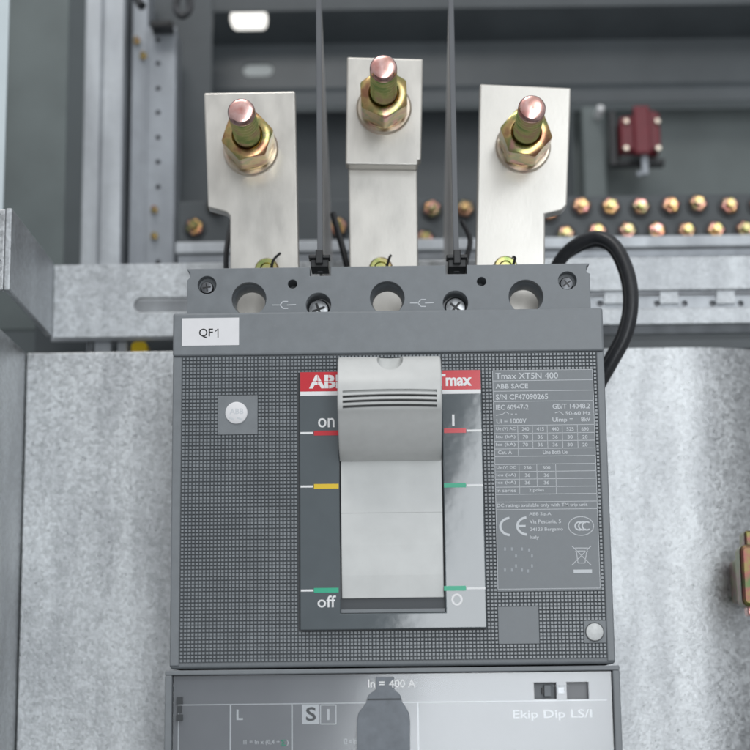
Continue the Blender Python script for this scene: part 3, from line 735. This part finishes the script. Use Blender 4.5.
# upper terminal section, recessed
YU = 1.2
ux0 = W(187, 290, YU).x; ux1 = W(590, 285, YU).x; uz = W(390, 266, YU).z
cut = MB()
big = [(249, 299), (387.3, 298), (526, 296.5)]
for px, py in big: p = W(px, py, YU); cut.cyl(p.x, p.z, .575, YU-.5, YU+4, 64)
for px, py in ((318.5, 305), (455.5, 303)): p = W(px, py, YU); cut.cyl(p.x, p.z, .42, YU-.5, YU+1.2, 48)
for px, py in ((292.5, 284), (481.5, 281.5)): p = W(px, py, YU); cut.cyl(p.x, p.z, .155, YU-.5, YU+.9, 32)
for px, py in ((207, 285), (567.5, 280.5)): p = W(px, py, YU); cut.cyl(p.x, p.z, .31, YU-.5, YU+.35, 40)
for px in (320.3, 456.2): p = W(px, 262, YU); cut.box(p.x-.35, p.x+.35, YU-.5, YU+1.05, uz-.31, uz+1)
n = .12
m = MB(); m.prism([(ux0, zu-1.2), (ux1, zu-1.2), (ux1, uz-.42), (ux1+.02, uz-.40), (ux1+.02, uz-.36), (ux1-.10, uz-.30), (ux1-.10, uz-.10), (ux1, uz-.04), (ux1, uz), (ux0, uz), (ux0, uz-.04), (ux0+.1, uz-.14), (ux0+.1, uz-.3), (ux0, uz-.4)], YU, YU+.95)
tcv = m.build('terminal_cover', M['body'], B, cutters=cut, bevel=.03)
m = MB(); m.box(ux0+.15, ux1-.15, YU+1.0, 8.9, zu-1.2, uz-2.1); m.build('inner_block', M['dark'], B)
# symbols on it
YS = YU-.004
for cx, cy in ((284, 305), (422, 303)):
    m = MB()
    for a_ in ((-12,0,-4,0),(-4,-0,-1,-3.6),(-1,-3.6,4,-3.6),(-4,0,-1,3.4),(-1,3.4,4,3.4),(3,0,12,-.4)): seg(m, cx+a_[0], cy+a_[1], cx+a_[2], cy+a_[3], YS, .03)
    m.build('terminal_symbol', M['print'], tcv)
# screws
def cross_screw(px, py, Y, r, mt, dark, parent, ang):
    p = W(px, py, Y); x, z = p.x, p.z
    m = MB(); m.lathe(x, z, [(0, Y-.02), (r*.3, Y-.02), (r*.85, Y), (r, Y+.07), (r, Y+.3)], 40); h = m.build('screw_head', mt, parent, smooth=True)
    m = MB()
    for k in (0, 1):
        a = R_(ang+90*k); d = Vector((math.cos(a), 0, math.sin(a)))*r*.62; nn = Vector((-math.sin(a), 0, math.cos(a)))*r*.11; c = Vector((x, Y-.024-.001*k, z))
        m.sheet([c+d+nn, c-d+nn, c-d-nn, c+d-nn])
    m.build('cross_recess', dark, h)
cross_screw(206.8, 287.5, YU+.12, .22, M['blackscrew'], M['black'], B, 8)
cross_screw(566.8, 283.5, YU+.12, .235, M['blackscrew'], M['black'], B, 35)
cross_screw(318.5, 309.5, YU+.6, .37, M['steelscrew'], M['black'], B, 20)
cross_screw(455.5, 307.5, YU+.6, .37, M['steelscrew'], M['black'], B, 50)
# sleeve tubes inside the big holes
for px, py in big:
    p = W(px, py, YU); m = MB(); x, z = p.x, p.z
    v = []; f = []; nseg = 56
    for rr, yy in ((.572, YU+.3), (.50, YU+.5), (.50, YU+1.15), (.57, YU+1.15)):
        for k in range(nseg): a = 2*math.pi*k/nseg; v.append((x+rr*math.cos(a), yy, z+rr*math.sin(a)))
    for i in range(4):
        for k in range(nseg): a = i*nseg+k; b = i*nseg+(k+1)%nseg; c_ = ((i+1)%4)*nseg; f.append((a, b, c_+(k+1)%nseg, c_+k))
    m.add(v, f); m.build('hole_sleeve', M['body'], tcv, smooth=True)

# QF1 sticker
a, b, u, t = RC(182, 318, 239, 345.5, -.125)
m = MB(); m.box(a, b, -.132, -.1215, u, t); st = m.build('name_sticker', M['paper'], B)
m = MB(); text(m, 'QF', 199, 328.5, 213, 338, -.1335, .012); seg(m, 218, 328.6, 218, 337.6, -.1335, .035); seg(m, 215.2, 331.4, 218.2, 328.9, -.1335, .032); m.build('sticker_lettering', M['ink'], st)

# ---------------- escutcheon and toggle
YE = -.30
x0, x1, z0, z1 = bzr
o0, o1, p0_, p1_ = RC(339.5, 365, 443.5, 613, YE)
m = MB()
zo1 = z1-.18
m.box(x0, x1, YE, -.003, z0, z1)
cut = MB(); cut.box(o0, o1, YE-1, 1, p0_, zo1)
es = m.build('escutcheon', M['bezel'], B, cutters=cut)
md = es.modifiers.new('bevel', 'BEVEL'); md.width = .03; md.segments = 2; md.limit_method = 'ANGLE'; md.angle_limit = R_(60)
YP = YE-.006
def ry(py): return W(391, py, YP).z
rd = MB(); zr0 = ry(390.5); zr1 = z1-.02
for a_, b_ in ((x0+.02, o0-.02), (o1+.02, x1-.02)): rd = MB(); rd.rect(a_, b_, zr0, zr1, YP); rd.build('red_header', M['red'], es)
rd = MB(); g = W(313, 433, YP).x; yl = []
def colbar(py, mt, nm, left, right):
    for q, xa_, xb_ in ((left, 314, 338.6), (right, 444, 466)):
        if q: a, b, u, t = RC(xa_, q-2.4, xb_, q+2.4, YP); MB().rect(a, b, u, t, YP).build(nm, mt, es)
colbar(0, M['red'], 'red_bar', 433, 430.5)
colbar(0, M['yellow'], 'yellow_bar', 486.3, None)
colbar(0, M['green'], 'green_bar', 590.3, 588.3)
mm = MB(); a, b, u, t = RC(444, 485.2-2.2, 466, 485.2+2.2, YP); mm.rect(a, b, u, t, YP); mm.build('green_bar', M['green'], es)
zz1 = ry(394.6)
def mark(nm='white_line'): global wm; wm.build(nm, M['white'], es); wm = MB()
wm = MB()
wm.rect(x0+.02, o0-.02, zz1, zr0-.002, YP); mark(); wm.rect(o1+.02, x1-.02, zz1, zr0-.002, YP); mark()
for y, l, r in ((433, 302, 313), (486.5, 301.5, 313), (590.5, 302, 313.5)):
    a, b, u, t = RC(l, y-1, r, y+1, YP); wm.rect(x0+.02, b, u, t, YP); mark()
for y, l, r in ((430.5, 467, 482), (485.2, 467, 482), (588.3, 467, 483)):
    a, b, u, t = RC(l, y-1, r, y+1, YP); wm.rect(a, x1-.02, u, t, YP); mark()
text(wm, 'ABB', 309, 374.8, 347, 388.3, YP-.003, .04); mark('logo_lettering'); text(wm, 'Tmax', 436, 373.8, 472, 386, YP-.003, .035); mark('series_lettering')
text(wm, 'on', 318, 418, 334.5, 427.5, YP, .01); mark('on_lettering'); text(wm, 'off', 317.5, 595.5, 336, 607.5, YP, .01); mark('off_lettering')
a, b, u, t = RC(452.1, 414.5, 454.5, 426, YP); wm.rect(a, b, u, t, YP); mark('on_symbol')
pp = W(457, 599.5, YP); arc(wm, pp.x, pp.z, .175, .19, 0, 360, .06, YP, n=36); mark('off_symbol')
# hairlines of the logo
gm = MB()
for x in (316.5, 322.5, 331, 337.5): pass
a, b, u, t = RC(308, 381.2, 339, 381.9, YP-.006); gm.rect(a, b, u, t, YP-.006)
for x in (317.5, 328.5): a, b, u, t = RC(x, 374, x+.55, 389, YP-.006); gm.rect(a, b, u, t, YP-.006)
gm.build('logo_gap', M['red'], es)

# toggle well
wx0, wx1 = o0+.015, o1-.015
m = MB(); m.box(wx0, wx1, .3, .6, p0_+.02, zo1-.02)
zw = p0_+.02
yb0 = .28
# slider: curved pale plate
def zc(py, Y): return W(391, py, Y).z
sp = [(.29, zc(598, .0)), (-.08, zc(598, -.08)), (-.17, zc(575, -.17)), (-.24, zc(545, -.24)), (-.275, zc(513, -.275)), (-.285, zc(512.4, -.285)), (-.27, zc(485, -.27)), (-.22, zc(458, -.22)), (-.05, zc(420, -.05)), (.29, zc(400, .29))]
tg = MB(); tg.prof(sp, wx0+.03, wx1-.03)
sl = tg.build('toggle_slider', M['slider'], B, bevel=.02)
m = MB(); m.box(wx0-.01, wx1+.01, .3, .5, p0_+.02, zo1-.02); m.build('well_back', M['dark'], B)
m = MB(); m.box(wx0, wx1, .0, .29, zw, zc(600.5, 0)).box(wx0, wx1, -.16, .0, zw, zc(609, -.1)); m.build('well_floor', M['body'], B, bevel=.01)

# handle
hx0 = W(337.5, 400, -2.2).x; hx1 = W(442, 400, -2.2).x
Yn = -2.3
hp = [(-.24, zc(461, -.24)), (-.9, zc(452, -.9)), (-1.55, zc(434, -1.55)), (-2.05, zc(414.5, -2.05)), (-2.22, zc(408, -2.22)), (-2.30, zc(400, -2.30)), (-2.30, zc(389, -2.30)), (-2.22, zc(379, -2.22)), (-2.02, zc(369, -2.02)), (-1.78, zc(361.5, -1.78)), (-1.45, zc(357.5, -1.45)), (-1.0, zc(357, -1.0)), (-.4, zc(362, -.4)), (-.1, zc(380, -.1)), (-.1, zc(440, -.1))]
cut = MB()
for k in range(4):
    y = 391.3+4.9*k
    p = zc(y, -2.3); wv = .080
    # gently arched groove
    n = 10; xa, xb = hx0+.16, hx1-.16
    up = []; dn = []
    for q in range(n+1):
        tq = q/n; xx = xa+(xb-xa)*tq; ar = .035*(1-(2*tq-1)**2); up.append((xx, p+wv/2+ar)); dn.append((xx, p-wv/2+ar))
    cut.prism(dn+up[::-1], -2.6, -2.17+.02*k)
pc = W(390, 360, -1.8); 
cv = []; nseg = 40
# thumb notch: a cone-like dimple in the top front edge
cut.lathe(pc.x, pc.z+.06, [(.42, -2.9), (.41, -1.2), (.38, -.85), (.0, -.75)], 40)
def smooth(P, n=4):
    Q = []; P = [Vector(p) for p in P]
    for i in range(len(P)-1):
        p0, p1, p2, p3 = P[max(i-1,0)], P[i], P[i+1], P[min(i+2,len(P)-1)]
        for k in range(n):
            t = k/n; Q.append(.5*((2*p1)+(-p0+p2)*t+(2*p0-5*p1+4*p2-p3)*t*t+(-p0+3*p1-3*p2+p3)*t**3))
    return [tuple(q) for q in Q] + [tuple(P[-1])]
hp = smooth(hp[:13]) + hp[13:]
m = MB(); cy_ = sum(p[0] for p in hp)/len(hp); cz_ = sum(p[1] for p in hp)/len(hp)
def shrink(d):
    Q = []
    for i, p in enumerate(hp):
        a_ = Vector(hp[i-1]); b_ = Vector(hp[(i+1)%len(hp)]); t_ = (b_-a_).normalized(); n_ = Vector((t_.y, -t_.x))
        if n_.dot(Vector((cy_, cz_))-Vector(p)) < 0: n_ = -n_
        Q.append((p[0]+n_.x*d, p[1]+n_.y*d))
    return Q
ends = [(hx0, .05), (hx0+.012, .024), (hx0+.03, .008), (hx0+.06, 0), (hx1-.06, 0), (hx1-.03, .008), (hx1-.012, .024), (hx1, .05)]
v = []; f = []; n = len(hp)
for xx, d in ends: v += [(xx, y, z) for y, z in shrink(d)]
for i in range(len(ends)-1):
    for k in range(n): f.append((i*n+k, i*n+(k+1)%n, (i+1)*n+(k+1)%n, (i+1)*n+k))
f += [tuple(range(n)), tuple(range(len(v)-1, len(v)-n-1, -1))]
m.add(v, f)
hd = m.build('toggle_handle', M['cream'], B, cutters=cut)
for p in hd.data.polygons: p.use_smooth = True
hd.data.set_sharp_from_angle(angle=R_(30))
gv = MB()
gv.box(hx0+.12, hx1-.12, -2.165, -1.2, zc(407.5, -2.2)-.01, zc(388, -2.2)+.05)
# dark core behind the grooves
gv.build('groove_core', M['black'], hd)

# ---------------- electronic trim unit
TX0 = W(165.5, 700, 0).x; TX1 = W(620, 700, 0).x
zt1 = zsplit-.02; zb1 = -4.2
Tu = MB()
YT = -.20
Tu.box(TX0, TX1, .6, 9, zb1, zt1-.01)
Tu.box(TX0, TX1, YT, .6, zt1-.15, zt1)                    # top ledge
Tu.box(TX0, TX0+.22, YT, .6, zb1, zt1-.15).box(TX1-.22, TX1, YT, .6, zb1, zt1-.15)
tu = Tu.build('trim_unit', M['body'], B, bevel=.03)
fx_0, fx_1 = TX0+.235, TX1-.235
zf = zt1-.165
cut = MB()
w1 = RC(533.5, 682.5, 556, 699, .1); w2 = RC(566, 682, 588, 699, .1)
cut.box(w1[0], w1[1], -.5, .35, w1[2], w1[3]).box(w2[0], w2[1], -.5, .30, w2[2], w2[3])
m = MB(); m.box(fx_0, fx_1, .1, .55, zb1, zf); tf = m.build('trim_face', M['trim'], B, cutters=cut)
YQ = .1-.005
m = MB()
def thl(x0, x1, y, th=.028, Y=YQ):
    a = W(x0, y, Y).x; b = W(x1, y, Y).x; z = W(391, y, Y).z; m.rect(a, b, z-th/2, z+th/2, Y)
thl(178, 607, 702.6)
for px in (230.5, 292, 418): 
    xx = W(px, 715, YQ).x; m.rect(xx-.022, xx+.022, zb1, W(391, 703.2, YQ).z, YQ)
xx = W(178.5, 715, YQ).x; m.rect(xx-.015, xx+.015, zb1, W(391, 703.2, YQ).z, YQ)
RT = MB(); text(RT, 'In =', 368, 679.5, 384.5, 687.5, -.19, .012); RU = MB(); text(RU, '400 A', 389, 679.5, 415.5, 687.5, -.19, .012); 
text(m, 'L', 236.5, 709.5, 243, 720, YQ, .02)
text(m, 'Ekip Dip LS/I', 513, 709.5, 592, 720.5, YQ, .014)
text(m, 'I1 = In x (0,4 +', 243.5, 739.8, 279.5, 745.5, YQ, .005); text(m, ')', 286.5, 739.8, 288.5, 746, YQ, .005); text(m, 'I2 = In x', 344, 738.5, 361, 744, YQ, .005)
a, b, u, t = RC(302, 704.5, 319, 724, YQ); m.rect(a, b, u, t, YQ)
for a_ in ((320.5,705,336,705),(336,705,336,724),(336,724,320.5,724),(320.5,724,320.5,705)): seg(m, *a_, YQ, .03)
text(m, 'I', 327, 709, 329.5, 720, YQ, .01)
m.build('trim_lettering', M['white'], tf)
m = MB(); text(m, 'S', 306, 707, 316, 721, YQ-.006, .02); m.build('letter_on_white', M['dark'], tf)
m = MB(); text(m, '\u03a3', 280.5, 739.5, 286, 746, YQ-.003, .04); text(m, '\u03a3', 361.5, 738, 367, 744.5, YQ-.003, .04); m.build('green_sigma', M['green'], tf)
# window contents
m = MB(); a, b, u, t = w1; m.box(a+.02, b-.02, .345, .40, u+.02, t-.02).box(a+.34, a+.55, .12, .345, u+.08, t-.08); m.build('slide_switch', M['body'], tf, bevel=.01)
m = MB(); m.box(a+.27, a+.34, .2, .34, u+.16, t-.16); m.build('switch_gap', M['black'], tf)
# dark reflection in the cover, modelled as a bottle shaped raised boss
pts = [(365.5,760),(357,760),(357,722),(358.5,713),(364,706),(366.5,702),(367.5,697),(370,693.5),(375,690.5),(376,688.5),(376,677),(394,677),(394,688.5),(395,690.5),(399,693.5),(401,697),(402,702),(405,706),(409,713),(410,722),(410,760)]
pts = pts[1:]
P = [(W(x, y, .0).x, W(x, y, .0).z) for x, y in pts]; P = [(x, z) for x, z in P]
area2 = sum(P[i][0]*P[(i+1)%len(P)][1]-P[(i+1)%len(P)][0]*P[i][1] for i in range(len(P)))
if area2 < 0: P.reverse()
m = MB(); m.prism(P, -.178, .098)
bs = m.build('reflection_silhouette', M['reflshape'], tf, bevel=.02)
a, b, u, t = RC(367.5, 698.5, 401, 700, -.18); m = MB(); m.box(a, b, -.186, -.1785, u, t); m.build('silhouette_ridge', M['dark'], bs)
# clear cover
m = MB(); m.box(fx_0+.03, fx_1-.03, -.16, -.08, zb1, zf-.02); cut = MB()
for q in (w1, w2): cut.box(q[0], q[1], -.5, .05, q[2], q[3])
a_ = [(x, z) for x, z in P]; cut.prism(a_, -.5, .05)
cc = m.build('clear_cover', M['clear'], B, cutters=cut, bevel=.012)
RT.build('rating_lettering', M['white'], cc); RU.build('rating_lettering', M['white'], cc)
m = MB(); a, b, u, t = RC(176.5, 697, 183, 721, -.17); m.box(a, b, -.22, -.165, u, u+.2).box(a, b, -.22, -.165, t-.22, t).box(a+.03, b-.03, -.21, -.165, u+.25, t-.27)
m.build('cover_hinge', M['dark'], B, bevel=.01)
m = MB(); a, b, u, t = RC(556, 687, 566, 694, -.17); m.box(a+.05, b-.05, -.20, -.162, u, t); m.box(a-.1, b+.1, -.20, -.162, t+.02, t+.05)
m.build('cover_catch', M['clear'], B, bevel=.01)
